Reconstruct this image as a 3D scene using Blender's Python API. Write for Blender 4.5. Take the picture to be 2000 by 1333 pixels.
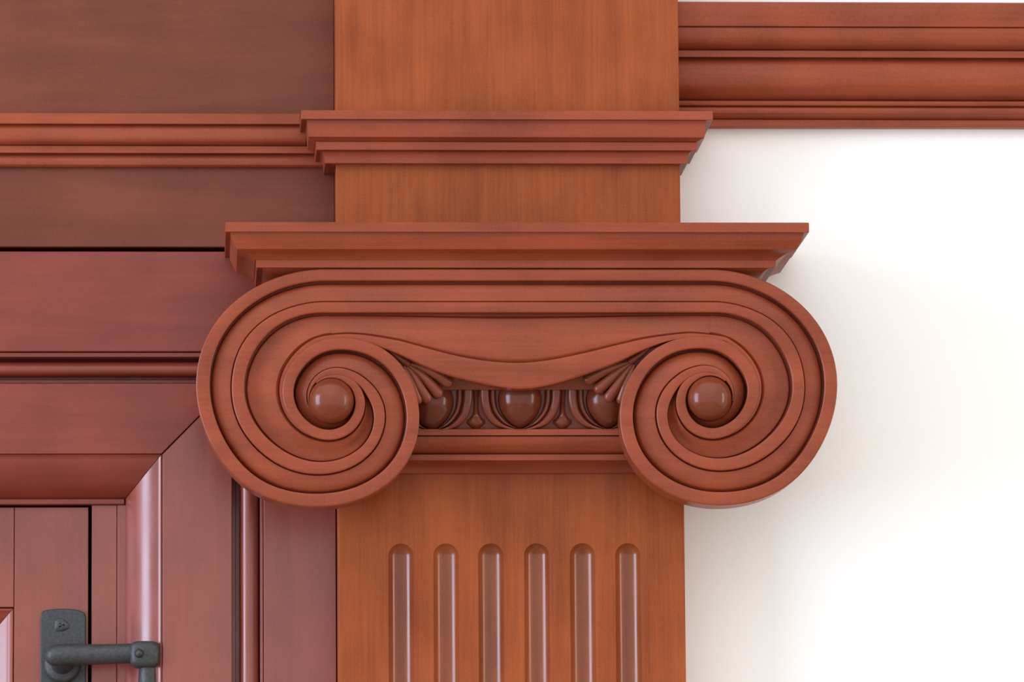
import bpy, bmesh, math, random
import numpy as np
from mathutils import Matrix, Vector
from mathutils.geometry import tessellate_polygon

for o in list(bpy.data.objects):
    bpy.data.objects.remove(o)
SC = bpy.context.scene
COL = SC.collection
random.seed(4)

# ------------------------------------------------------------------ units
# plane units "u": 0.45 mm. x right, y down, d towards the viewer (d = 0 is the
# face of the pilaster shaft).
S = 0.00045
Z0 = 2.2
def world(x, y, d):
    return ((x - 1000.0) * S, -d * S, Z0 - (y - 666.5) * S)

# ------------------------------------------------------------------ camera
CAM = np.array([400.0, 2150.0, 11000.0])
TGT = np.array([1000.0, 666.5, 0.0])
_l = TGT - CAM
FOC = float(np.linalg.norm(_l)); _l = _l / FOC
_r = np.array([1.0, 0, 0]); _r = _r - _r.dot(_l) * _l; _r /= np.linalg.norm(_r)
_dn = np.cross(_l, _r)
if _dn[1] < 0: _dn = -_dn

def un(px, py, d):
    """photo pixel + depth plane -> plane units (x, y)"""
    v = _l + _r * (px - 1000.0) / FOC + _dn * (py - 666.5) / FOC
    t = (d - CAM[2]) / v[2]
    p = CAM + v * t
    return float(p[0]), float(p[1])

cam_d = bpy.data.cameras.new('camera')
cam = bpy.data.objects.new('camera', cam_d); COL.objects.link(cam)
cam_d.sensor_fit = 'HORIZONTAL'; cam_d.sensor_width = 36.0
cam_d.lens = FOC / 2000.0 * 36.0
cam_d.clip_start = 0.05; cam_d.clip_end = 100
def _wv(v): return Vector((v[0], -v[2], -v[1]))
R_, U_, B_ = _wv(_r), -_wv(_dn), -_wv(_l)
mw = Matrix((R_, U_, B_)).transposed().to_4x4()
mw.translation = Vector(world(*CAM))
cam.matrix_world = mw
SC.camera = cam

# ------------------------------------------------------------------ light
SC.view_settings.view_transform = 'Standard'
SC.view_settings.look = 'None'
SC.view_settings.gamma = 1.0
SC.view_settings.use_curve_mapping = False
SC.view_settings.exposure = 0.20

W = bpy.data.worlds.new('room_light'); SC.world = W
W.use_nodes = True
W.node_tree.nodes['Background'].inputs['Color'].default_value = (0.945, 0.978, 1.0, 1)
W.node_tree.nodes['Background'].inputs['Strength'].default_value = 1.1

def area(name, loc, target, sx, sy, power, color):
    ld = bpy.data.lights.new(name, 'AREA'); ld.shape = 'RECTANGLE'
    ld.size = sx; ld.size_y = sy; ld.energy = power; ld.color = color
    o = bpy.data.objects.new(name, ld); COL.objects.link(o)
    o.location = loc
    o.rotation_euler = (Vector(target) - Vector(loc)).to_track_quat('-Z', 'Y').to_euler()
    return o
area('window_light', (-3.75, -1.8, 2.4), (0, 0, 2.1), 1.5, 2.6, 140, (0.64, 0.75, 1.0))
area('far_window_light', (3.2, -1.5, 2.3), (0, 0, 2.15), 0.5, 2.0, 26, (1.0, 0.74, 0.48))
area('overhead_fill', (-0.3, -2.6, 4.8), (0.0, -0.6, 2.2), 4.5, 3.6, 28, (1.0, 0.95, 0.88))  # added fill from above for soft top light, no known lamp there

# ------------------------------------------------------------------ materials
def nt(name):
    m = bpy.data.materials.new(name); m.use_nodes = True
    t = m.node_tree
    return m, t, t.nodes['Principled BSDF']

def wood(name, light, dark, axis='Z', rough=0.33, spec=0.5, grain=0.5, bump=0.06, coat=0.0):
    m, t, b = nt(name)
    N, L = t.nodes, t.links
    geo = N.new('ShaderNodeNewGeometry')
    # long fibres
    mp = N.new('ShaderNodeMapping')
    sc = {'Z': (420, 420, 11), 'X': (11, 420, 420)}[axis]
    mp.inputs['Scale'].default_value = sc
    L.new(geo.outputs['Position'], mp.inputs['Vector'])
    n1 = N.new('ShaderNodeTexNoise'); n1.inputs['Scale'].default_value = 1.0
    n1.inputs['Detail'].default_value = 4; n1.inputs['Roughness'].default_value = 0.65
    L.new(mp.outputs['Vector'], n1.inputs['Vector'])
    # broad figure
    mp2 = N.new('ShaderNodeMapping')
    sc2 = {'Z': (38, 38, 4.5), 'X': (4.5, 38, 38)}[axis]
    mp2.inputs['Scale'].default_value = sc2
    L.new(geo.outputs['Position'], mp2.inputs['Vector'])
    n2 = N.new('ShaderNodeTexNoise'); n2.inputs['Scale'].default_value = 1.0
    n2.inputs['Detail'].default_value = 3; n2.inputs['Distortion'].default_value = 0.6
    L.new(mp2.outputs['Vector'], n2.inputs['Vector'])
    # uneven stain
    n3 = N.new('ShaderNodeTexNoise'); n3.inputs['Scale'].default_value = 14
    n3.inputs['Detail'].default_value = 3
    L.new(geo.outputs['Position'], n3.inputs['Vector'])
    a1 = N.new('ShaderNodeMath'); a1.operation = 'MULTIPLY_ADD'
    L.new(n1.outputs['Fac'], a1.inputs[0]); a1.inputs[1].default_value = grain
    L.new(n2.outputs['Fac'], a1.inputs[2])
    n4 = N.new('ShaderNodeTexNoise'); n4.inputs['Scale'].default_value = 650
    n4.inputs['Detail'].default_value = 2
    L.new(geo.outputs['Position'], n4.inputs['Vector'])
    a3 = N.new('ShaderNodeMath'); a3.operation = 'MULTIPLY_ADD'
    L.new(n4.outputs['Fac'], a3.inputs[0]); a3.inputs[1].default_value = 0.6
    L.new(a1.outputs[0], a3.inputs[2])
    a2 = N.new('ShaderNodeMath'); a2.operation = 'ADD'
    L.new(a3.outputs[0], a2.inputs[0]); L.new(n3.outputs['Fac'], a2.inputs[1])
    mr = N.new('ShaderNodeMapRange')
    mid = 1.3 + 0.5 * grain
    mr.inputs['From Min'].default_value = mid - 0.35; mr.inputs['From Max'].default_value = mid + 0.35
    L.new(a2.outputs[0], mr.inputs['Value'])
    mx = N.new('ShaderNodeMix'); mx.data_type = 'RGBA'
    mx.inputs[6].default_value = (*dark, 1); mx.inputs[7].default_value = (*light, 1)
    L.new(mr.outputs['Result'], mx.inputs[0])
    L.new(mx.outputs[2], b.inputs['Base Color'])
    # gloss varies a little with the rubbed polish
    mr2 = N.new('ShaderNodeMapRange')
    mr2.inputs['From Min'].default_value = 0.3; mr2.inputs['From Max'].default_value = 0.7
    mr2.inputs['To Min'].default_value = rough - 0.05; mr2.inputs['To Max'].default_value = rough + 0.07
    L.new(n3.outputs['Fac'], mr2.inputs['Value']); L.new(mr2.outputs['Result'], b.inputs['Roughness'])
    bp = N.new('ShaderNodeBump'); bp.inputs['Strength'].default_value = bump
    bp.inputs['Distance'].default_value = 0.0008
    L.new(a1.outputs[0], bp.inputs['Height']); L.new(bp.outputs['Normal'], b.inputs['Normal'])
    b.inputs['Specular IOR Level'].default_value = spec
    b.inputs['Coat Weight'].default_value = coat; b.inputs['Coat Roughness'].default_value = 0.2
    return m

ORANGE_L, ORANGE_D = (0.320, 0.074, 0.0190), (0.196, 0.042, 0.0112)
RED_L, RED_D = (0.290, 0.060, 0.0250), (0.178, 0.036, 0.0150)
CAS_L, CAS_D = (0.225, 0.037, 0.0225), (0.148, 0.024, 0.0150)
JMB_L, JMB_D = (0.265, 0.060, 0.0400), (0.180, 0.041, 0.0290)
FRZ_L, FRZ_D = (0.165, 0.036, 0.0165), (0.108, 0.023, 0.0105)
M_SHAFT = wood('orange_mahogany_upright', ORANGE_L, ORANGE_D, 'Z', 0.38, spec=0.17, grain=0.9)
M_MOULD = wood('red_mahogany_moulding', RED_L, RED_D, 'X', 0.36, spec=0.22, grain=0.7)
M_CARVE = wood('carved_mahogany', RED_L, RED_D, 'X', 0.30, spec=0.22, grain=0.6)
M_EYE = wood('polished_carved_mahogany', (0.20, 0.045, 0.018), (0.130, 0.028, 0.012), 'X', 0.17, spec=0.29, grain=0.4, bump=0.03)
M_EGG = wood('dark_polished_egg', (0.150, 0.034, 0.015), (0.095, 0.021, 0.010), 'X', 0.2, spec=0.3, grain=0.4, bump=0.03)  # eggs darker still, some of the recess shade held in the colour
M_DEEP = wood('dark_wax_and_shade_carving', (0.205, 0.045, 0.021), (0.125, 0.027, 0.013), 'X', 0.24, spec=0.3, grain=0.5)  # dark wax on small carving, plus recess shade put into the colour
M_FLUTE = wood('polished_flute_mahogany', (0.27, 0.066, 0.020), (0.165, 0.038, 0.012), 'Z', 0.21, spec=0.42, grain=0.7)
M_CASX = wood('dark_red_casing_level', CAS_L, CAS_D, 'X', 0.33, spec=0.4, grain=0.5)
M_CASZ = wood('dark_red_casing_upright', JMB_L, JMB_D, 'Z', 0.28, spec=0.6, grain=0.5)
M_DOOR = wood('door_mahogany', (0.245, 0.052, 0.033), (0.165, 0.035, 0.023), 'Z', 0.28, spec=0.6, grain=0.5)
M_FRZ = wood('brown_frieze_mahogany', FRZ_L, FRZ_D, 'X', 0.36, spec=0.3, grain=0.5)

def iron():
    m, t, b = nt('dark_wrought_iron'); N, L = t.nodes, t.links
    geo = N.new('ShaderNodeNewGeometry')
    n = N.new('ShaderNodeTexNoise'); n.inputs['Scale'].default_value = 420; n.inputs['Detail'].default_value = 6
    L.new(geo.outputs['Position'], n.inputs['Vector'])
    cr = N.new('ShaderNodeValToRGB')
    cr.color_ramp.elements[0].position = 0.35; cr.color_ramp.elements[0].color = (0.034, 0.036, 0.038, 1)
    cr.color_ramp.elements[1].position = 0.75; cr.color_ramp.elements[1].color = (0.060, 0.062, 0.064, 1)
    L.new(n.outputs['Fac'], cr.inputs['Fac']); L.new(cr.outputs['Color'], b.inputs['Base Color'])
    b.inputs['Metallic'].default_value = 0.35; b.inputs['Roughness'].default_value = 0.5
    bp = N.new('ShaderNodeBump'); bp.inputs['Strength'].default_value = 0.25; bp.inputs['Distance'].default_value = 0.001
    L.new(n.outputs['Fac'], bp.inputs['Height']); L.new(bp.outputs['Normal'], b.inputs['Normal'])
    return m
M_IRON = iron()

def plaster(name, col):
    m, t, b = nt(name); N, L = t.nodes, t.links
    geo = N.new('ShaderNodeNewGeometry')
    n = N.new('ShaderNodeTexNoise'); n.inputs['Scale'].default_value = 170; n.inputs['Detail'].default_value = 6
    L.new(geo.outputs['Position'], n.inputs['Vector'])
    bp = N.new('ShaderNodeBump'); bp.inputs['Strength'].default_value = 0.12; bp.inputs['Distance'].default_value = 0.0015
    L.new(n.outputs['Fac'], bp.inputs['Height']); L.new(bp.outputs['Normal'], b.inputs['Normal'])
    b.inputs['Base Color'].default_value = (*col, 1); b.inputs['Roughness'].default_value = 0.85
    b.inputs['Specular IOR Level'].default_value = 0.2
    return m
M_WALL = plaster('white_plaster', (0.855, 0.86, 0.86))
M_BACK = plaster('dark_backing', (0.02, 0.02, 0.022))
def floor_mat():
    m = wood('oak_floor', (0.46, 0.34, 0.23), (0.34, 0.24, 0.16), 'X', 0.45, grain=0.5)
    return m
M_FLOOR = floor_mat()

# ------------------------------------------------------------------ builders
def thing(name, label, cat, base=(0, 0, 0), group=None, kind=None):
    o = bpy.data.objects.new(name, None); COL.objects.link(o)
    o.empty_display_size = 0.05
    o.location = world(*base)
    if label: o['label'] = label
    if cat: o['category'] = cat
    if group: o['group'] = group
    if kind: o['kind'] = kind
    return o

def root_loc(o):
    v = Vector((0, 0, 0))
    while o is not None:
        v += o.location; o = o.parent
    return v

def build(name, verts, faces, mat, parent=None, angle=35, label=None, in_world=False):
    """verts in plane units -> one mesh object (origin at parent's)"""
    off = root_loc(parent) if parent else Vector((0, 0, 0))
    vs = [Vector(v if in_world else world(*v)) - off for v in verts]
    me = bpy.data.meshes.new(name)
    bm = bmesh.new()
    bv = [bm.verts.new(v) for v in vs]
    for f in faces:
        try: bm.faces.new([bv[i] for i in f])
        except ValueError: pass
    bmesh.ops.remove_doubles(bm, verts=bm.verts, dist=1e-6)
    bmesh.ops.recalc_face_normals(bm, faces=bm.faces)
    bm.to_mesh(me); bm.free()
    for p in me.polygons: p.use_smooth = True
    me.set_sharp_from_angle(angle=math.radians(angle))
    me.materials.append(mat)
    o = bpy.data.objects.new(name, me); COL.objects.link(o)
    if parent: o.parent = parent
    if label: o['label'] = label
    return o

def offset_poly(pts, a):
    """inset (a > 0) of a polygon by vertex normals"""
    P = np.array(pts, float); n = len(P)
    area2 = np.sum(P[:, 0] * np.roll(P[:, 1], -1) - np.roll(P[:, 0], -1) * P[:, 1])
    sg = 1 if area2 > 0 else -1
    out = []
    for i in range(n):
        e0 = P[i] - P[i - 1]; e1 = P[(i + 1) % n] - P[i]
        e0 = e0 / (np.linalg.norm(e0) + 1e-9); e1 = e1 / (np.linalg.norm(e1) + 1e-9)
        n0 = np.array([-e0[1], e0[0]]); n1 = np.array([-e1[1], e1[0]])
        b = n0 + n1; L = np.linalg.norm(b)
        if L < 1e-6: b = n0
        else: b = b / L
        c = max(0.4, b.dot(n0))
        out.append(tuple(P[i] + sg * b * a / c))
    return out

def tess(pts):
    return [tuple(t) for t in tessellate_polygon([[Vector((p[0], p[1], 0)) for p in pts]])]

def prism(name, poly, d, thick, mat, parent, ch=1.5, img=True, label=None):
    """flat board: polygon (photo pixels at plane d, or plane units) with a chamfered front edge"""
    P = [un(x, y, d) for x, y in poly] if img else list(poly)
    n = len(P)
    r0 = offset_poly(P, ch)
    vs = [(x, y, d) for x, y in r0] + [(x, y, d - ch) for x, y in P] + [(x, y, d - thick) for x, y in P]
    fs = [list(t) for t in tess(r0)] if n > 4 else [list(range(n))]
    for k in (0, n):
        for i in range(n):
            j = (i + 1) % n
            fs.append([k + i, k + j, k + n + j, k + n + i])
    fs.append([2 * n + i for i in range(n)] if n <= 4 else [2 * n + i for i in range(n)])
    return build(name, vs, fs, mat, parent, angle=20, label=label)

def grid_faces(nr, nc, base=0):
    return [[base + r * nc + c, base + r * nc + c + 1, base + (r + 1) * nc + c + 1, base + (r + 1) * nc + c]
            for r in range(nr - 1) for c in range(nc - 1)]

def sweep_x(name, prof, xa, xb, mat, parent, xref, back=None, angle=30, img=True):
    """straight level moulding; prof = [(photo y, d)]"""
    pts = [(un(xref, y, d)[1] if img else y, d) for y, d in prof]
    if back is not None:
        pts = [(pts[0][0], back)] + pts + [(pts[-1][0], back)]
    n = len(pts)
    xs = [xa, xb]
    vs = [(x, y, d) for x in xs for y, d in pts]
    fs = grid_faces(2, n)
    if back is not None:
        fs.append(list(range(n))); fs.append(list(range(n, 2 * n)))
        fs.append([0, n - 1, 2 * n - 1, n])
    return build(name, vs, fs, mat, parent, angle)

def ring_sweep(name, prof, xl, xr, front, back, mat, parent, xref, angle=30, cap=True):
    """moulding that returns round three sides; prof = [(outward offset, photo y)] top to bottom"""
    vs, fs = [], []
    for o, y in prof:
        yy = un(xref, y, front + o)[1]
        vs += [(xl - o, yy, back), (xl - o, yy, front + o), (xr + o, yy, front + o), (xr + o, yy, back)]
    n = len(prof)
    fs = grid_faces(n, 4)
    if cap:
        fs.append([0, 1, 2, 3]); k = 4 * (n - 1); fs.append([k, k + 1, k + 2, k + 3])
        fs.append([i * 4 for i in range(n)] + [i * 4 + 3 for i in range(n - 1, -1, -1)])
    return build(name, vs, fs, mat, parent, angle)

def arc(p0, p1, bulge, n=8):
    """points from p0 to p1 along a shallow arc (bulge to the left of travel)"""
    p0 = np.array(p0, float); p1 = np.array(p1, float)
    t = p1 - p0; nrm = np.array([-t[1], t[0]])
    return [tuple(p0 + t * s + nrm * bulge * 4 * s * (1 - s)) for s in np.linspace(0, 1, n)]

def crom(pts, k=6):
    """Catmull-Rom through points"""
    P = [np.array(p, float) for p in pts]
    P = [2 * P[0] - P[1]] + P + [2 * P[-1] - P[-2]]
    out = []
    for i in range(1, len(P) - 2):
        for j in range(k):
            t = j / k
            a, b, c, d = P[i - 1], P[i], P[i + 1], P[i + 2]
            out.append(0.5 * ((2 * b) + (c - a) * t + (2 * a - 5 * b + 4 * c - d) * t * t + (3 * b - a - 3 * c + d) * t ** 3))
    out.append(P[-2])
    return [tuple(p) for p in out]

def tube(name, path, radii, mat, parent, seg=14, flat=1.0, round_end=True, round_start=False, k=5):
    """tapered round bar along path of plane-unit (x, y, d) points"""
    P = [np.array(p) for p in crom(path, k)]
    r = np.interp(np.linspace(0, 1, len(P)), np.linspace(0, 1, len(radii)), radii)
    pts, rs = list(P), list(r)
    if round_end:
        t = P[-1] - P[-2]; t /= np.linalg.norm(t)
        for a in (0.3, 0.6, 0.85, 0.97):
            pts.append(P[-1] + t * r[-1] * a); rs.append(r[-1] * math.sqrt(1 - a * a))
    if round_start:
        t = P[0] - P[1]; t /= np.linalg.norm(t)
        for a in (0.3, 0.6, 0.85, 0.97):
            pts.insert(0, P[0] + t * r[0] * a); rs.insert(0, r[0] * math.sqrt(1 - a * a))
    vs, fs = [], []
    n = len(pts)
    up = np.array([0, 0, 1.0])
    for i in range(n):
        t = pts[min(i + 1, n - 1)] - pts[max(i - 1, 0)]; t = t / np.linalg.norm(t)
        ref = up if abs(t[2]) < 0.9 else np.array([0, 1.0, 0])
        s = np.cross(t, ref); s /= np.linalg.norm(s); u = np.cross(s, t)
        for j in range(seg):
            a = 2 * math.pi * j / seg
            vs.append(tuple(pts[i] + rs[i] * (math.cos(a) * s + flat * math.sin(a) * u)))
    for i in range(n - 1):
        for j in range(seg):
            j2 = (j + 1) % seg
            fs.append([i * seg + j, i * seg + j2, (i + 1) * seg + j2, (i + 1) * seg + j])
    fs.append(list(range(seg))); fs.append([(n - 1) * seg + j for j in range(seg)])
    return build(name, vs, fs, mat, parent, angle=50)

# depth planes
D_WALL = -130      # white plaster
D_FRZ = -122       # boards above the door
D_CAS = -112        # door casing boards
D_DOOR = -194
V = 160            # face of the scroll
Y_FLOOR = 666.5 + Z0 / S   # floor level in plane units
XL = -900          # how far the joinery runs on to the left
XR = 3000

# ------------------------------------------------------------------ setting
def struct(name, verts, faces, mat):
    o = build(name, verts, faces, mat); o['kind'] = 'structure'; return o
def slab(name, x0, y0, d0, x1, y1, d1, mat):
    v = [(x, y, d) for x in (x0, x1) for y in (y0, y1) for d in (d0, d1)]
    f = [[0, 1, 3, 2], [4, 5, 7, 6], [0, 1, 5, 4], [2, 3, 7, 6], [0, 2, 6, 4], [1, 3, 7, 5]]
    return struct(name, v, f, mat)
wr = slab('wall_right', 1010, -2200, D_WALL - 400, 6500, Y_FLOOR, D_WALL, M_WALL)
wr['label'] = 'white plaster wall beside the pilaster'; wr['category'] = 'wall'
slab('wall_left', -4500, -2200, D_WALL - 400, 1010, Y_FLOOR, D_WALL - 170, M_BACK)
slab('floor', -9000, Y_FLOOR, -530, 9000, Y_FLOOR + 100, 15000, M_FLOOR)

# ------------------------------------------------------------------ pilaster shaft
xl0 = un(661, 1150, 0)[0]; xr0 = un(1338, 1150, 0)[0]
pil = thing('pilaster', 'orange-brown wooden pilaster shaft with six round-topped flutes below the capital', 'pilaster',
            ((xl0 + xr0) / 2, Y_FLOOR, -60))
FC = [783, 871, 958.5, 1048, 1137.5, 1226]
FW, FD = 24.5, 16.5
y_top = un(1000, 920, 0)[1]
y_arc = un(1000, 1062, 0)[1] + FW
y_cut = y_arc - FW - 12
y_end = Y_FLOOR - 420
cxs = [un(c, 1085, 0)[0] for c in FC]
NA = 24
arcx = [-math.cos(math.pi * i / NA) for i in range(NA + 1)]
arcy = [math.sin(math.pi * i / NA) for i in range(NA + 1)]
ch = 2.0
vs, fs = [], []
def column(xa, xb, ya, yb):
    """quads down one strip of the face between matching lists of heights"""
    for p in range(len(ya) - 1):
        if ya[p] is None or ya[p + 1] is None: continue
        k = len(vs); vs.extend([(xa, ya[p], 0), (xb, yb[p], 0), (xb, yb[p + 1], 0), (xa, ya[p + 1], 0)]); fs.append([k, k + 1, k + 2, k + 3])
edges = [xl0 + ch] + [v for c in cxs for v in (c - FW, c + FW)] + [xr0 - ch]
full = [y_top, y_cut, y_arc, y_end, Y_FLOOR]
for i in range(0, len(edges), 2): column(edges[i], edges[i + 1], full, full)
for c in cxs:
    for i in range(NA):
        a, b = y_arc - FW * arcy[i], y_arc - FW * arcy[i + 1]
        column(c + FW * arcx[i], c + FW * arcx[i + 1], [y_top, y_cut, a, None, y_end, Y_FLOOR], [y_top, y_cut, b, None, y_end, Y_FLOOR])
k = len(vs)
vs += [(xl0 + ch, y_top, 0), (xl0 + ch, Y_FLOOR, 0), (xl0, y_top, -ch), (xl0, Y_FLOOR, -ch), (xl0, y_top, -128), (xl0, Y_FLOOR, -128),
       (xr0 - ch, y_top, 0), (xr0 - ch, Y_FLOOR, 0), (xr0, y_top, -ch), (xr0, Y_FLOOR, -ch), (xr0, y_top, -128), (xr0, Y_FLOOR, -128)]
fs += [[k, k + 1, k + 3, k + 2], [k + 2, k + 3, k + 5, k + 4], [k + 6, k + 7, k + 9, k + 8], [k + 8, k + 9, k + 11, k + 10]]
shaft = build('shaft', vs, fs, M_SHAFT, pil, angle=20)
def flute_mesh(c):
    vs, fs = [], []
    R = (FW * FW + FD * FD) / (2 * FD)
    def dep(r): return -(math.sqrt(max(R * R - r * r, 0)) - (R - FD))
    n = 18
    for y in (y_arc, y_end):
        for i in range(n + 1):
            u = FW * math.sin((i / n - 0.5) * math.pi)
            vs.append((c + u, y, dep(abs(u))))
    fs += grid_faces(2, n + 1)
    # rounded top
    rings = [FW * math.sin(i / 9 * math.pi / 2) for i in range(10)]
    b = len(vs)
    for r in rings:
        for i in range(NA + 1):
            vs.append((c + r * arcx[i], y_arc - r * arcy[i] * 1.0, dep(r)))
    fs += grid_faces(10, NA + 1, b)
    return vs, fs
for c in cxs:
    v, f = flute_mesh(c); build('flute', v, f, M_FLUTE, shaft, angle=60)

# ------------------------------------------------------------------ upper block with collar
xlu = un(656, 200, 0)[0]; xru = un(1326.5, 200, 0)[0]
blk = thing('entablature_block', 'orange-brown wooden block above the capital, ringed by a stepped collar moulding', 'pilaster block',
            ((xlu + xru) / 2, un(1000, 436, 0)[1], -60))
yt, ym, yb = un(1000, -700, 0)[1], un(1000, 270, 0)[1], un(1000, 437, 0)[1]
def blockpart(name, y0, y1):
    c = 1.5
    vs = []
    for y in (y0, y1):
        vs += [(xlu, y, -128), (xlu, y, -c), (xlu + c, y, 0), (xru - c, y, 0), (xru, y, -c), (xru, y, -128)]
    return build(name, vs, grid_faces(2, 6) + [list(range(6)), list(range(6, 12))], M_SHAFT, blk, angle=20)
blockpart('upper_face', yt, ym)
blockpart('lower_face', ym, yb)
col = [('top_fillet', [(30, 216.5), (66, 216.5), (67, 217.5), (67, 233), (66, 234), (56, 234.5)]),
       ('ovolo', [(56, 235), (55, 240)] + [(54.5 - 3.0 * s ** 2, 240 + 28 * s) for s in np.linspace(0, 1, 7)] + [(48, 270), (42, 274), (37, 277)]),
       ('middle_fillet', [(37, 277.5), (37.5, 278.5), (37, 293), (36, 294), (28, 295)]),
       ('lower_band', [(28, 295.5), (24, 298), (22, 302), (20.5, 311), (20, 319), (19, 320), (8, 321), (8, 322), (-20, 323)])]
cxl = un(588, 216, 67)[0] + 67; cxr = un(1392, 216, 67)[0] - 67
cm = None
for nm, pr in col:
    o = ring_sweep('collar_moulding' if cm is None else nm, pr, cxl, cxr, 0, -121, M_MOULD, blk if cm is None else cm, 1000, angle=28)
    if cm is None: cm = o

# ------------------------------------------------------------------ ionic capital
cap = thing('ionic_capital', 'carved reddish wooden ionic capital with two large spiral volutes', 'capital',
            (1017, un(1000, 926, 0)[1], 0))
# abacus
AF = 222.0
axl = un(440, 440, AF)[0] + AF; axr = un(1580, 440, AF)[0] - AF
ab = ring_sweep('abacus', [(AF - 9, 454), (AF - 9.5, 457)] + [(AF - 10 - 13 * s ** 1.4, 457 + 30 * s) for s in np.linspace(0, 1, 8)]
                + [(AF - 26, 488.5), (AF - 36, 493), (AF - 46, 499), (AF - 54, 505), (AF - 57, 508), (AF - 64, 509)],
                axl, axr, 0, -111, M_MOULD, cap, 1000, angle=28)
ring_sweep('top_fillet', [(60, 434.5), (AF - 1.5, 434.5), (AF, 435.5), (AF, 453), (AF - 1.5, 454), (AF - 14, 454.2)], axl, axr, 0, -111, M_MOULD, ab, 1000, angle=28)
ring_sweep('bottom_fillet', [(AF - 64, 507), (AF - 60, 507.5), (AF - 59, 508.5), (AF - 60, 522.5), (AF - 61, 523.5), (AF - 72, 524)], axl, axr, 0, -111, M_MOULD, ab, 1000, angle=28)
ring_sweep('under_cove', [(AF - 70, 522), (AF - 74, 526), (AF - 84, 533), (AF - 98, 538), (AF - 116, 540)], axl, axr, 0, -111, M_MOULD, ab, 1000, angle=28)

prism('core', [(xlu, un(1000, 437.5, 0)[1]), (xru, un(1000, 437.5, 0)[1]), (xr0, y_top - 0.3), (xl0, y_top - 0.3)], 0, 110, M_SHAFT, cap, img=False)
# spiral curves measured about the eye: radius by angle (90 = top, 180 = outer side, ...)
R1 = [(60,254),(90,255),(107,259),(125,266),(139,271),(149,273),(161,272),(174,266),(187,257.5),(202,248),(215,242),(225,237),(235,230),
      (250,217.5),(266,208),(276,205),(294.5,200),(310,196),(325,190),(338,182),(354,172),(374,160),(390,151),(402,144),(413,137),(434,126),
      (456,119.5),(471,114),(494,105.5),(507,103),(526,98.5),(544,92.5),(570.5,85),(593,81),(626,78.5),(658,75),(687,70),(718,66),(748,61),
      (776,54.5),(803,50),(841,46.5),(860,45)]
W1 = [(60,22),(90,22),(130,24),(180,27),(230,26),(360,25),(450,24),(520,22.5),(600,20.5),(720,19.5),(780,12),(860,4)]
R2 = [(60,190),(90,191),(112,196),(123,201),(135,205),(147,206),(159,202),(173.5,195.5),(187,190),(201,181),(218,169),(238,158),(256,149),
      (270,143),(290,135.5),(310,127.5),(328,118),(350,105.5),(366,94),(390.6,78),(419,68),(445,63.5),(473,57.5),(503,51.5),(534,46.5),(556,44),(640,43.5),(760,43)]
R2I = [(60,169),(90,170),(114,177),(127,180),(145,179),(158,177),(172,173),(185,165),(200,153),(218,140.5),(236,132),(253,125.5),(270,119.5),
       (288,113.5),(308,107),(327.5,97.5),(347,84),(366,70),(399,57),(419,52),(445,49),(475,46),(503,44.5),(534,44),(556,43.6),(640,43),(760,42.5)]
def smooth_fn(tab, sig=7.0):
    T = np.array([t for t, _ in tab], float); Rr = np.array([r for _, r in tab], float)
    g = np.arange(T[0] - 60, T[-1] + 61, 1.0)
    v = np.interp(g, T, Rr)
    lo = g < T[0]; hi = g > T[-1]
    v[lo] = Rr[0] + (g[lo] - T[0]) * (Rr[1] - Rr[0]) / (T[1] - T[0])
    v[hi] = Rr[-1] + (g[hi] - T[-1]) * (Rr[-1] - Rr[-2]) / (T[-1] - T[-2])
    k = np.exp(-0.5 * (np.arange(-30, 31) / sig) ** 2); k /= k.sum()
    vv = np.convolve(v, k, 'same')
    vv[:31] = v[:31]; vv[-31:] = v[-31:]
    return lambda t: float(np.interp(t, g, vv))
f1, fw, f2, f2i = smooth_fn(R1), smooth_fn(W1, 15), smooth_fn(R2), smooth_fn(R2I)
def f1i(t): return max(43.0, f1(t) - fw(t))
G1 = smooth_fn([(60,.984),(90,.984),(120,.955),(150,.935),(180,.942),(200,.952),(225,.972),(250,1.0),(270,1.015),(300,1.02),(340,1.025),(360,1.025),
                (390,1.0),(450,.975),(540,1.0),(630,1.03),(720,1.0),(860,1.0)], 10)
G2 = smooth_fn([(60,.979),(90,.979),(150,.94),(180,.95),(225,.96),(270,.985),(360,1.0),(450,1.0),(760,1.0)], 10)
EYE = {-1: (647.0, 781.5), 1: (1387.0, 777.0)}
def sp(side, t, r, g):
    if side > 0: r = r * g(t)
    cx, cy = EYE[side]
    a = math.radians(t)
    return (cx + (1 if side < 0 else -1) * r * math.cos(a), cy - r * math.sin(a))
def P1o(s, t): return sp(s, t, f1(t), G1)
def P1i(s, t): return sp(s, t, f1i(t), G1)
def P2o(s, t): return sp(s, t, f2(t), G2)
def P2i(s, t): return sp(s, t, f2i(t), G2)
_c0 = un(1000, 700, V)
def onV(p): return un(p[0], p[1], V)

def strip(name, A, B, section, mat, parent, angle=40, depth=None):
    """surface between photo curves A and B; section = [(s across, height)], depth scales per sample"""
    nc = len(section); vs = []
    for i, (a, b) in enumerate(zip(A, B)):
        a = np.array(onV(a)); b = np.array(onV(b)); k = 1.0 if depth is None else depth[i]
        for s, h in section:
            p = a + (b - a) * s
            vs.append((p[0], p[1], V + (h * k if h < 0 else h)))
    return build(name, vs, grid_faces(len(A), nc), mat, parent, angle)

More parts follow.
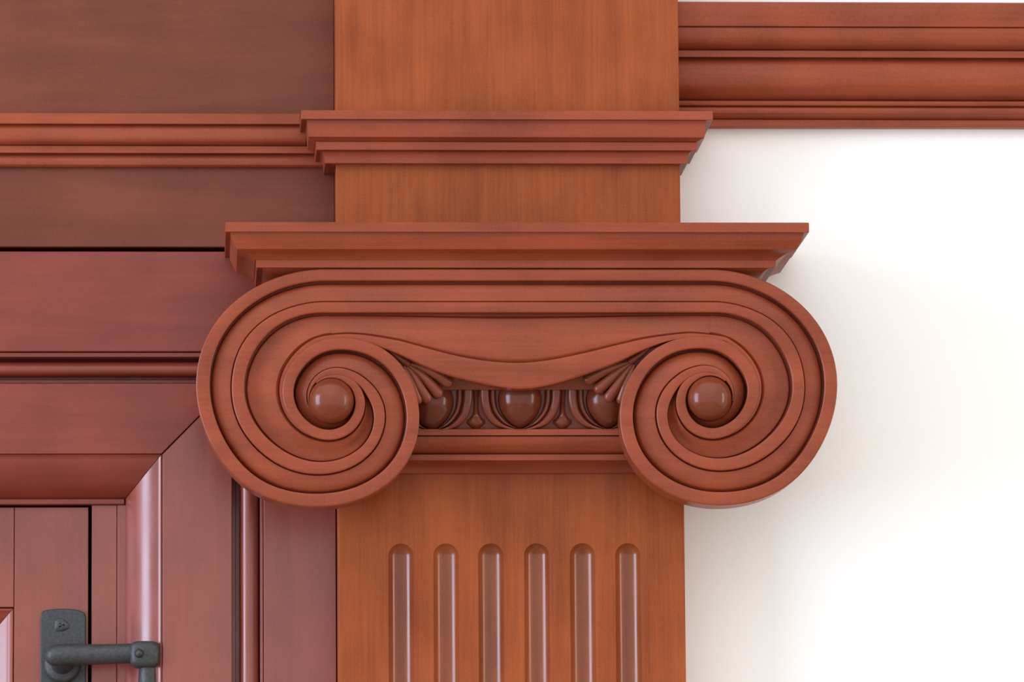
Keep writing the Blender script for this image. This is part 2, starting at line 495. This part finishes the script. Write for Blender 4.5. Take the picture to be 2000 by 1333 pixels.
# slab behind the carving
ths = np.arange(90, 413.1, 3.0)
def off3(t): return float(np.interp(t, [90, 110, 150, 200, 245], [7.0, 8.5, 7.0, 4.0, 0.4]))
def P3(side, t): return sp(side, t + 360, f1(t + 360) + off3(t), G1)
def P3l(side, t): return sp(side, t + 360, f1(t + 360) - 1.0, G1)
MID = [((670,652),(672,663)),((700,652.5),(705,667)),
        ((730,656),(733,675)),((780,665),(780,692)),((828,678),(828,714)),((876,691),(876,732.5)),((924,701),(924,745)),((972,707),(972,754.5)),
        ((1018,708.5),(1019,759)),((1068,704),(1068,753)),((1116,695),(1116,740)),((1164,684),(1164,724)),((1212,672),(1212,705)),
        ((1260,661),(1258,683)),((1315,653),(1308,666)),((1355,650.5),(1352,661))]
MID = [(P3(-1, 97), P3l(-1, 97))] + MID + [(P3(1, 100), P3l(1, 100))]
TT = list(range(245, 109, -15))
FEST = [(P3(-1, t), P3l(-1, t)) for t in TT] + MID + [(P3(1, t), P3l(1, t)) for t in TT[::-1]]
FU = crom([p for p, _ in FEST], 6); FL = crom([q for _, q in FEST], 6)
left_out = [P1o(-1, t) for t in ths]; right_out = [P1o(1, t) for t in ths]
low = [p for p in FL if 742 < p[0] < 1290]
outline = [onV(p) for p in left_out + low + right_out[::-1]]
rings = [(0.8, V - 78), (0.8, V - 12), (1.0, V - 13), (1.0, V - 52), (3, V - 58), (12, V - 66), (20, V - 90), (22, V - 140), (20, V - 157)]
n = len(outline); vs = []
for a, d in rings: vs += [(x, y, d) for x, y in offset_poly(outline, a)]
fs = [list(t) for t in tess(outline)]
for r in range(len(rings) - 1):
    for i in range(n):
        j = (i + 1) % n
        fs.append([r * n + i, r * n + j, (r + 1) * n + j, (r + 1) * n + i])
scroll = build('scroll_body', vs, fs, M_CARVE, cap, angle=40)

# raised fillets that run across the top and wind into both spirals
def whole(fn, t1, step=3.0):
    T = np.arange(90, t1 + 0.1, step)
    L = [fn(-1, t) for t in T][::-1]; Rr = [fn(1, t) for t in T]
    a, b = L[-1], Rr[0]
    mid = [(a[0] + (b[0] - a[0]) * s, a[1] + (b[1] - a[1]) * s) for s in np.linspace(0, 1, 14)[1:-1]]
    return L + mid + Rr
RIDGE = [(0, -40), (0, -1.8), (0.06, -0.4), (0.12, 0), (0.88, 0), (0.94, -0.4), (1, -1.8), (1, -40)]
strip('rim_fillet', whole(P1o, 852), whole(P1i, 852), RIDGE, M_CARVE, scroll)
strip('inner_fillet', whole(P2o, 549), whole(P2i, 549), RIDGE, M_CARVE, scroll)
# outer channel between the two fillets
def dep(t): return float(np.interp(t, [90, 300, 420, 500, 560, 640, 800], [1, 1.05, 1.3, 1.55, 1.9, 2.6, 3.0]))
T = np.arange(90, 720.1, 3.0)
dd = [dep(t) for t in T][::-1] + [1.0] * 12 + [dep(t) for t in T]
OUTCH = [(0, -27), (0.05, -27), (0.15, -15), (0.22, -13), (0.5, -10.5), (0.75, -8.5), (0.93, -7.5), (0.97, -10), (1, -14)]
strip('outer_channel', whole(P1i, 720), whole(P2o, 720), OUTCH, M_CARVE, scroll, depth=dd)
# inner channel, one for each spiral, and the field between them
INCH = [(0, -28), (0.04, -28), (0.10, -20), (0.2, -19), (0.35, -18.5), (0.55, -15.5), (0.75, -11.5), (0.9, -9), (0.95, -11), (1, -16)]
for s in (-1, 1):
    T = np.arange(90, 448.1, 3.0)
    strip('inner_channel', [P2i(s, t) for t in T], [P3(s, t) if t < 245 else P1o(s, t + 360) for t in T], INCH, M_CARVE, scroll, depth=[dep(t) for t in T])
fx = np.linspace(P2i(-1, 90)[0], P2i(1, 90)[0], 60)
ya, yb2 = P2i(-1, 90)[1], P2i(1, 90)[1]
fu = crom([p for p, _ in MID], 6)
upx = np.array([p[0] for p in fu]); upy = np.array([p[1] for p in fu])
FSEC = [-28, -28, -19.5, -18, -16.5, -14.5, -12.5, -11.2, -13, -18]
vs = []
for x in fx:
    k = min(1.0, min(x - fx[0], fx[-1] - x) / 150.0); k = k * k * (3 - 2 * k)
    a = np.array(onV((x, ya + (yb2 - ya) * (x - fx[0]) / (fx[-1] - fx[0])))); b = np.array(onV((x, float(np.interp(x, upx, upy)) + 0.3)))
    for (s_, h0), h1 in zip(INCH, FSEC):
        p = a + (b - a) * s_
        vs.append((p[0], p[1], V + h0 * (1 - k) + h1 * k))
build('field', vs, grid_faces(len(fx), len(INCH)), M_CARVE, scroll, 40)
strip('festoon_band', FU, FL, [(0, -22), (0, -5), (0.05, -3.6), (0.12, -3), (0.5, -3), (0.9, -3), (0.96, -3.8), (1, -5.5), (1, -36)], M_CARVE, scroll)
# eyes
for s in (-1, 1):
    ex, ey = un(EYE[s][0], EYE[s][1], V + 4); er = 45.0 if s < 0 else 44.0
    vs, fs = [], []
    nr, ns = 16, 40
    for i in range(nr + 1):
        a = math.pi * 0.62 * i / nr
        for j in range(ns):
            b = 2 * math.pi * j / ns
            vs.append((ex + er * math.sin(a) * math.cos(b), ey + er * math.sin(a) * math.sin(b), V - 14 + er * 0.86 * math.cos(a)))
    for i in range(nr):
        for j in range(ns):
            fs.append([i * ns + j, i * ns + (j + 1) % ns, (i + 1) * ns + (j + 1) % ns, (i + 1) * ns + j])
    build('eye', vs, fs, M_EYE, scroll, angle=60, label='polished round boss at the centre of the spiral')

# egg and dart band
DE = 84
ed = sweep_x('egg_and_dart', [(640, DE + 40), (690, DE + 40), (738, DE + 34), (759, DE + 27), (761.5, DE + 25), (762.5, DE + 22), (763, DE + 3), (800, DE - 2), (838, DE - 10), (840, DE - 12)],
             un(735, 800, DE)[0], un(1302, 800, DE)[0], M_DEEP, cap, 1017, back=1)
egg_w = [(728, 0), (736, 22), (748, 35), (764, 42.5), (776, 44.5), (790, 43), (803, 38), (815, 30), (825, 20), (832, 11), (838, 0)]
def egg(cx, dy):
    vs = []; nu = 17
    ys = [p[0] for p in crom(egg_w, 3)]; ws = [max(0.0, p[1]) for p in crom(egg_w, 3)]
    for y, w in zip(ys, ws):
        for i in range(nu):
            u = math.sin((i / (nu - 1) - 0.5) * math.pi)
            x, yy = un(cx + u * w, y + dy, DE + 20)
            vs.append((x, yy, DE - 12 + 1.05 * w * math.sqrt(max(0, 1 - u * u)) ** 0.9))
    return build('egg', vs, grid_faces(len(ys), nu), M_EGG, ed, angle=80)
def husk(cx, dy):
    ou = [(-79, 755), (-78, 784), (-70, 810), (-52, 829), (-27, 838), (0, 841.5)]
    inn = [(-47, 755), (-46, 784), (-40, 804), (-26, 822), (-11, 833), (0, 837)]
    def full(L): return [(cx + x, y + dy) for x, y in L] + [(cx - x, y + dy) for x, y in L[-2::-1]]
    A, B = crom(full(ou), 6), crom(full(inn), 6)
    sec = [(0, -12), (0, 13), (0.06, 17), (0.2, 19), (0.42, 19), (0.52, 16), (0.58, 8), (0.64, 13), (0.72, 16), (0.84, 15), (0.94, 9), (1, 2), (1, -10)]
    vs = []
    for a, b in zip(A, B):
        for s, h in sec:
            x, y = un(a[0] + (b[0] - a[0]) * s, a[1] + (b[1] - a[1]) * s, DE + 8)
            sl = -10.0 * max(0, (a[1] - 760)) / 80
            vs.append((x, y, DE + sl + h))
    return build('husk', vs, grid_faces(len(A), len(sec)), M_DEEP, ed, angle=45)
def dart(cx):
    prof = [(755, 10, 10), (768, 8, 10), (785, 6, 11), (800, 6.5, 12), (810, 8, 13), (816, 13, 12), (820, 19, 10), (826, 19.5, 10), (831, 14, 9), (835, 8, 6), (838.5, 1, 1)]
    vs = []
    for y, w, h in prof:
        sl = -10.0 * max(0, (y - 760)) / 80
        for u, k in ((-1, -0.6), (-0.95, 0.1), (-0.5, 0.75), (0, 1), (0.5, 0.75), (0.95, 0.1), (1, -0.6)):
            x, yy = un(cx + u * w, y, DE + 4)
            vs.append((x, yy, DE + sl + h * k))
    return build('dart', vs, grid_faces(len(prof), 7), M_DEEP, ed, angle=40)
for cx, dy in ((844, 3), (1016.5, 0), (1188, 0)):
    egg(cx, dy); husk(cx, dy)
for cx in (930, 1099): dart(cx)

# palmettes tucked into the corners beside the spirals
def pal(side, stalk, lobes):
    DP = 126
    def q(p, d): return (*un(p[0], p[1], d), d)
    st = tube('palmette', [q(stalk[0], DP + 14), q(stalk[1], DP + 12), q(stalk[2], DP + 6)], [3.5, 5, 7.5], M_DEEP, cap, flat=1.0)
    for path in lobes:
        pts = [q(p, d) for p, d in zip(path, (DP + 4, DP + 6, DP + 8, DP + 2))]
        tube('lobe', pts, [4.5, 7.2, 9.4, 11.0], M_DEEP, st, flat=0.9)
pal(-1, [(758, 683), (776, 697), (796, 711)],
    [[(798, 711), (824, 719), (850, 731), (874, 747)], [(797, 714), (817, 728), (837, 747), (855, 768)], [(795, 717), (807, 733), (819, 755), (833, 778)],
     [(790, 716), (797, 734), (806, 756), (815, 780)]])
pal(1, [(1268, 680), (1252, 693), (1233, 706)],
    [[(1230, 708), (1205, 716), (1178, 727), (1150, 742)], [(1231, 711), (1212, 724), (1192, 741), (1170, 760)], [(1233, 714), (1221, 731), (1207, 752), (1190, 776)],
     [(1238, 714), (1231, 732), (1222, 755), (1214, 780)]])

# neck moulding under the eggs
nx0, nx1 = un(664, 900, 40)[0], un(1334, 900, 40)[0]
nk = sweep_x('neck_moulding', [(851, 62), (852.5, 84)] + [(853 + 34 * s, 85 - 26 * s ** 2.0) for s in np.linspace(0, 1, 9)] + [(888, 56)],
             nx0, nx1, M_MOULD, cap, 1017, back=1)
sweep_x('top_fillet', [(838, 62), (838.6, 91), (839.5, 92), (850, 92), (851, 91), (851.5, 66)], nx0, nx1, M_MOULD, nk, 1017, back=1)
sweep_x('lower_fillet', [(887.5, 50), (888, 64), (889, 65), (899, 65), (900, 64), (900.5, 40)], nx0, nx1, M_MOULD, nk, 1017, back=1)
sweep_x('neck_cove', [(899, 44), (903, 36), (910, 20), (918, 13), (924.5, 11), (925, 10), (925.3, 2)], nx0 + 4, nx1 - 4, M_MOULD, nk, 1017, back=1)

# ------------------------------------------------------------------ crown moulding on the white wall
cr = thing('crown_moulding', 'long banded brown crown moulding along the top of the white wall', 'moulding',
           (1700, un(1700, 250, -120)[1], D_WALL))
def bul(y0, y1, d0, d1, p=2.0, n=9): return [(y0 + (y1 - y0) * s, d0 + (d1 - d0) * s ** p) for s in np.linspace(0, 1, n)]
crown = [('fascia', [(4, -34), (5, -25), (7, -23), (20, -21), (35, -22), (51, -25), (52.5, -27), (53, -34)]),
         ('cyma', [(53.5, -31), (54.5, -30), (62, -29.5), (72, -30), (80, -33)] + bul(83, 98, -35, -58, 1.4)),
         ('upper_fillet', [(98.5, -55), (99.5, -52), (111.5, -52), (112.5, -53), (113, -72)]),
         ('ovolo', [(113.5, -74), (118, -68), (124, -63), (134, -60), (150, -59), (164, -60), (171, -63)] + bul(174, 196, -65, -92, 1.3)),
         ('upper_bead', [(196.5, -88), (198, -83), (202, -81.5), (206, -83), (208, -89)]),
         ('lower_bead', [(208.5, -92), (211, -87), (216, -85), (221, -86), (226, -91), (231, -99), (233, -103)]),
         ('bottom_fillet', [(233.5, -104), (235, -101), (247.5, -101), (248.5, -102), (249, -110)])]
c0 = xru + 0.2
for nm, pr in crown:
    sweep_x(nm, pr, cxr + 67.3 if nm == 'bottom_fillet' else c0, XR, M_MOULD, cr, 1650, back=D_WALL + 0.5)

# ------------------------------------------------------------------ boards and cornice above the door
fr = thing('door_entablature', 'dark red-brown boards with a level cornice moulding above the door', 'entablature',
           (0, un(200, 484, D_FRZ)[1], D_FRZ))
bx1 = xlu - 0.05
def boardrect(name, x0, y0, x1, y1, d, th, mat, parent, ref, label=None):
    ya_, yb_ = un(ref, y0, d)[1], un(ref, y1, d)[1]
    return prism(name, [(x0, ya_), (x1, ya_), (x1, yb_), (x0, yb_)], d, th, mat, parent, img=False, label=label)
boardrect('upper_board', XL, -700, bx1, 262, D_FRZ, 40, M_FRZ, fr, 300)
boardrect('frieze_board', XL, 264, bx1, 483, D_FRZ, 40, M_FRZ, fr, 300)
corn = [('cornice_moulding', [(221, -78), (222, -75), (241, -75), (242.5, -76), (243, -88)]),
        ('ovolo', [(243.5, -90), (247, -86), (252, -83.5), (262, -82.5)] + bul(268, 277, -83, -87, 2.0, 4) + [(281, -94), (284.5, -100)]),
        ('fillet', [(285, -98), (286, -96), (298.5, -96), (299.5, -97), (300, -108)]),
        ('bead', [(300.5, -112), (304, -108), (309, -104), (316, -102.5), (322, -104), (326, -109), (327.5, -116)])]
cn = None
for (nm, pr), co in zip(corn, (67.3, 55, 38, 22)):
    o = sweep_x(nm, pr, XL, cxl - co, M_MOULD, fr if cn is None else cn, 300, back=D_FRZ + 0.3)
    if cn is None: cn = o

# ------------------------------------------------------------------ door casing
cas = thing('door_casing', 'dark red wooden door casing with mitred corner and slim bead moulding', 'door casing',
            (un(380, 1300, D_CAS)[0], Y_FLOOR, D_CAS))
XLp = -2000
def yb_at(d): return 667 + (Y_FLOOR - 666.5)     # far below the frame
YB = Y_FLOOR - 1
def U(x, y, d=D_CAS): return un(x, y, d)
def vx(x, d): return un(x, 1150, d)[0]           # plane x of an upright line
def hy(y, d): return un(200, y, d)[1]            # plane y of a level line
def pp(name, pts, d, th, mat, ch=1.5): return prism(name, pts, d, th, mat, cas, ch=ch, img=False)
d = D_CAS
pp('outer_head_board', [(XL, hy(491.5, d)), (bx1, hy(491.5, d)), (vx(514, d), hy(687, d)), (XL, hy(687, d))], d, 60, M_CASX)
pp('outer_jamb_board', [(bx1, hy(493, d)), (xl0 - 0.05, YB), (vx(515, d), YB), (vx(515, d), hy(688.5, d))], d, 60, M_CASZ)
# bead groove: floor, bead, small fillet
def corner_sweep(name_h, name_v, prof, mat_h, mat_v, gap=0.7, angle=40, back=None):
    """mitred moulding; prof = [(photo x of upright, photo y of level, d)] outer to inner"""
    P = [(vx(x, d), hy(y, d), d) for x, y, d in prof]
    n = len(P)
    vh = [(XL, y, d) for x, y, d in P] + [(x - gap, y, d) for x, y, d in P]
    build(name_h, vh, grid_faces(2, n), mat_h, cas, angle)
    vv = [(x, y + gap, d) for x, y, d in P] + [(x, YB, d) for x, y, d in P]
    build(name_v, vv, grid_faces(2, n), mat_v, cas, angle)
corner_sweep('head_fillet', 'jamb_fillet', [(515, 687, d - 34), (514, 689, d - 6), (513, 690, d - 5), (509, 697, d - 5), (508, 698, d - 6), (507, 699, d - 40)], M_CASX, M_CASZ)
bead = []
for i in range(15):
    a = math.pi * (i / 14)
    bead.append((487 + 19 * math.cos(a), 722 - 14 * math.cos(a), d - 24 + 21 * math.sin(a)))
bead = [(506.5, 700, d - 44), (506.2, 706, d - 36)] + bead + [(467, 738, d - 44)]
corner_sweep('head_bead', 'jamb_bead', bead, M_CASX, M_CASZ)
corner_sweep('head_groove', 'jamb_groove', [(508, 699, d - 43), (460, 742, d - 43), (459, 743, d - 30), (454, 747, d - 30), (453, 749, d - 30)], M_CASX, M_CASZ)
pp('inner_head_board', [(XL, hy(749.5, d)), (vx(453, d) - 0.8, hy(749.5, d)), (vx(316, d) - 0.8, hy(887, d)), (XL, hy(887, d))], d, 60, M_CASX, ch=1.0)
pp('inner_jamb_board', [(vx(453.5, d), hy(749.5, d) + 1.0), (vx(453.5, d), YB), (vx(317, d), YB), (vx(317, d), hy(887, d) + 1.0)], d, 60, M_CASZ, ch=1.6)
# quarter-round inner moulding
ov = [(317, 887, d - 10), (316, 888, d - 3), (314, 889.5, d - 2)]
for i in range(15):
    a = math.radians(8 + 62 * i / 14)
    s = (math.sin(a) - math.sin(math.radians(8))) / (math.sin(math.radians(70)) - math.sin(math.radians(8)))
    ov.append((313 - 68 * s, 890.5 + 84 * s, d - 3 - 97 * (math.cos(math.radians(8)) - math.cos(a)) ))
ov += [(244.5, 975, d - 80)]
corner_sweep('head_moulding', 'jamb_moulding', ov, M_CASX, M_CASZ, angle=50)
dj = d - 64
pp('head_lip', [(XL, hy(974.5, dj)), (vx(243, dj), hy(974.5, dj)), (vx(243, dj), hy(985.5, dj)), (XL, hy(985.5, dj))], dj, 40, M_CASX)
dr = d - 72
pp('jamb_strip', [(vx(229, dr), hy(986.5, dr)), (vx(246, dr), hy(986.5, dr)), (vx(246, dr), YB), (vx(229, dr), YB)], dr, 40, M_CASZ, ch=1.2)
pp('jamb_strip', [(vx(179, dr), hy(986.5, dr)), (vx(228.4, dr), hy(986.5, dr)), (vx(228.4, dr), YB), (vx(179, dr), YB)], dr - 2, 40, M_CASZ, ch=1.5)

# ------------------------------------------------------------------ door
dd_ = D_DOOR
door = thing('door_1', 'dark red panelled wooden door with an iron lever handle', 'door', (un(0, 1300, dd_)[0] - 300, Y_FLOOR, dd_), kind='structure')
def dx(x): return un(x, 1150, dd_)[0]
def dyy(y): return un(100, y, dd_)[1]
def dp(name, pts, dep_, th, mat, parent=None, ch=1.0):
    return prism(name, [(dx(x), dyy(y) if y < 3000 else YB - 8) for x, y in pts], dep_, th, mat, parent or door, ch=ch, img=False)
dp('stile', [(28, 991.5), (172.5, 991.5), (172.5, 9999), (28, 9999)], dd_, 60, M_DOOR)
dp('top_rail', [(XL, 991.5), (27, 991.5), (27, 1186.5), (XL, 1186.5)], dd_, 60, M_DOOR)
mv = [(27, 1188, -4), (25, 1190, -1), (22, 1193, -1), (19, 1197, -4), (16, 1200, -5), (10, 1207, -8), (0, 1218, -15), (-14, 1232, -20), (-26, 1244, -22), (-40, 1258, -30)]
vh = [(XL, dyy(y), dd_ + h) for x, y, h in mv] + [(dx(x) - 0.5, dyy(y), dd_ + h) for x, y, h in mv]
build('panel_moulding', vh, grid_faces(2, len(mv)), M_CASX, door)
vv = [(dx(x), dyy(y) + 0.5, dd_ + h) for x, y, h in mv] + [(dx(x), YB - 300, dd_ + h) for x, y, h in mv]
build('panel_moulding', vv, grid_faces(2, len(mv)), M_CASZ, door)
dp('panel', [(XL, 1250), (-34, 1250), (-34, 9999), (XL, 9999)], dd_ - 28, 20, M_CASZ)

# handle
hp = dd_ + 9
def hq(x, y, d): return (*un(x, y, d), d)
pl = [(79, 1420), (79, 1204)] + [(80.5, 1198), (84, 1194), (92, 1191.8), (106, 1190.3), (123, 1189.8), (140, 1190.4), (154, 1192.6), (162, 1196), (166, 1200), (167.5, 1206)] + [(168, 1420)]
hd = prism('door_handle', pl, hp, 9, M_IRON, door, ch=1.8, label='dark grey iron lever handle on a narrow plate')
# screw head: a domed slotted disc
sx, sy = un(120, 1222, hp)
vs, fs = [], []
for i in range(5):
    a = math.pi / 2 * i / 4
    for j in range(12):
        b = 2 * math.pi * j / 12
        wob = 1 + 0.12 * math.sin(3 * b + 1)
        vs.append((sx + 16 * wob * math.cos(a) * math.cos(b), sy + 14 * wob * math.cos(a) * math.sin(b), hp - 1 + 5 * math.sin(a) - (2.2 if (i >= 3 and j % 4 == 0) else 0)))
for i in range(4):
    for j in range(12): fs.append([i * 12 + j, i * 12 + (j + 1) % 12, (i + 1) * 12 + (j + 1) % 12, (i + 1) * 12 + j])
fs.append([48 + j for j in range(12)])
build('screw', vs, fs, M_IRON, hd)
# round rose, neck, arm, block and drop grip
tube('rose', [hq(122, 1300, hp - 2), hq(122, 1300, hp + 6), hq(122, 1299, hp + 12)], [36, 36, 30], M_IRON, hd, seg=28, round_end=False, k=3)
tube('neck', [hq(122, 1296, hp + 6), hq(121, 1292, hp + 30), hq(118, 1285, hp + 48)], [24, 21, 20], M_IRON, hd, seg=20)
tube('lever_arm', [hq(108, 1281, hp + 54), hq(140, 1279, hp + 56), hq(190, 1279, hp + 58), hq(262, 1277, hp + 60)], [21, 21, 20, 19.5], M_IRON, hd, seg=20, round_start=True)
kx, ky = un(283, 1280, hp + 60)
# block joint: rounded cube
bmv, bmf = [], []
nb = 10
def sq(v, e=4.0):
    return math.copysign(abs(v) ** (2 / e), v)
for i in range(nb + 1):
    a = -math.pi / 2 + math.pi * i / nb
    for j in range(24):
        b = 2 * math.pi * j / 24
        bmv.append((kx + 30 * sq(math.cos(a)) * sq(math.cos(b)), ky + 26.5 * sq(math.sin(a)), hp + 60 + 29 * sq(math.cos(a)) * sq(math.sin(b))))
for i in range(nb):
    for j in range(24): bmf.append([i * 24 + j, i * 24 + (j + 1) % 24, (i + 1) * 24 + (j + 1) % 24, (i + 1) * 24 + j])
build('joint_block', bmv, bmf, M_IRON, hd, angle=60)
tube('rivet', [hq(272, 1277, hp + 84), hq(272, 1277, hp + 92)], [11, 8], M_IRON, hd, seg=14, k=3)
tube('drop_grip', [hq(289, 1296, hp + 58), hq(289, 1330, hp + 58), hq(289, 1380, hp + 60), hq(289, 1430, hp + 62)], [17, 19, 20, 20], M_IRON, hd, seg=20)
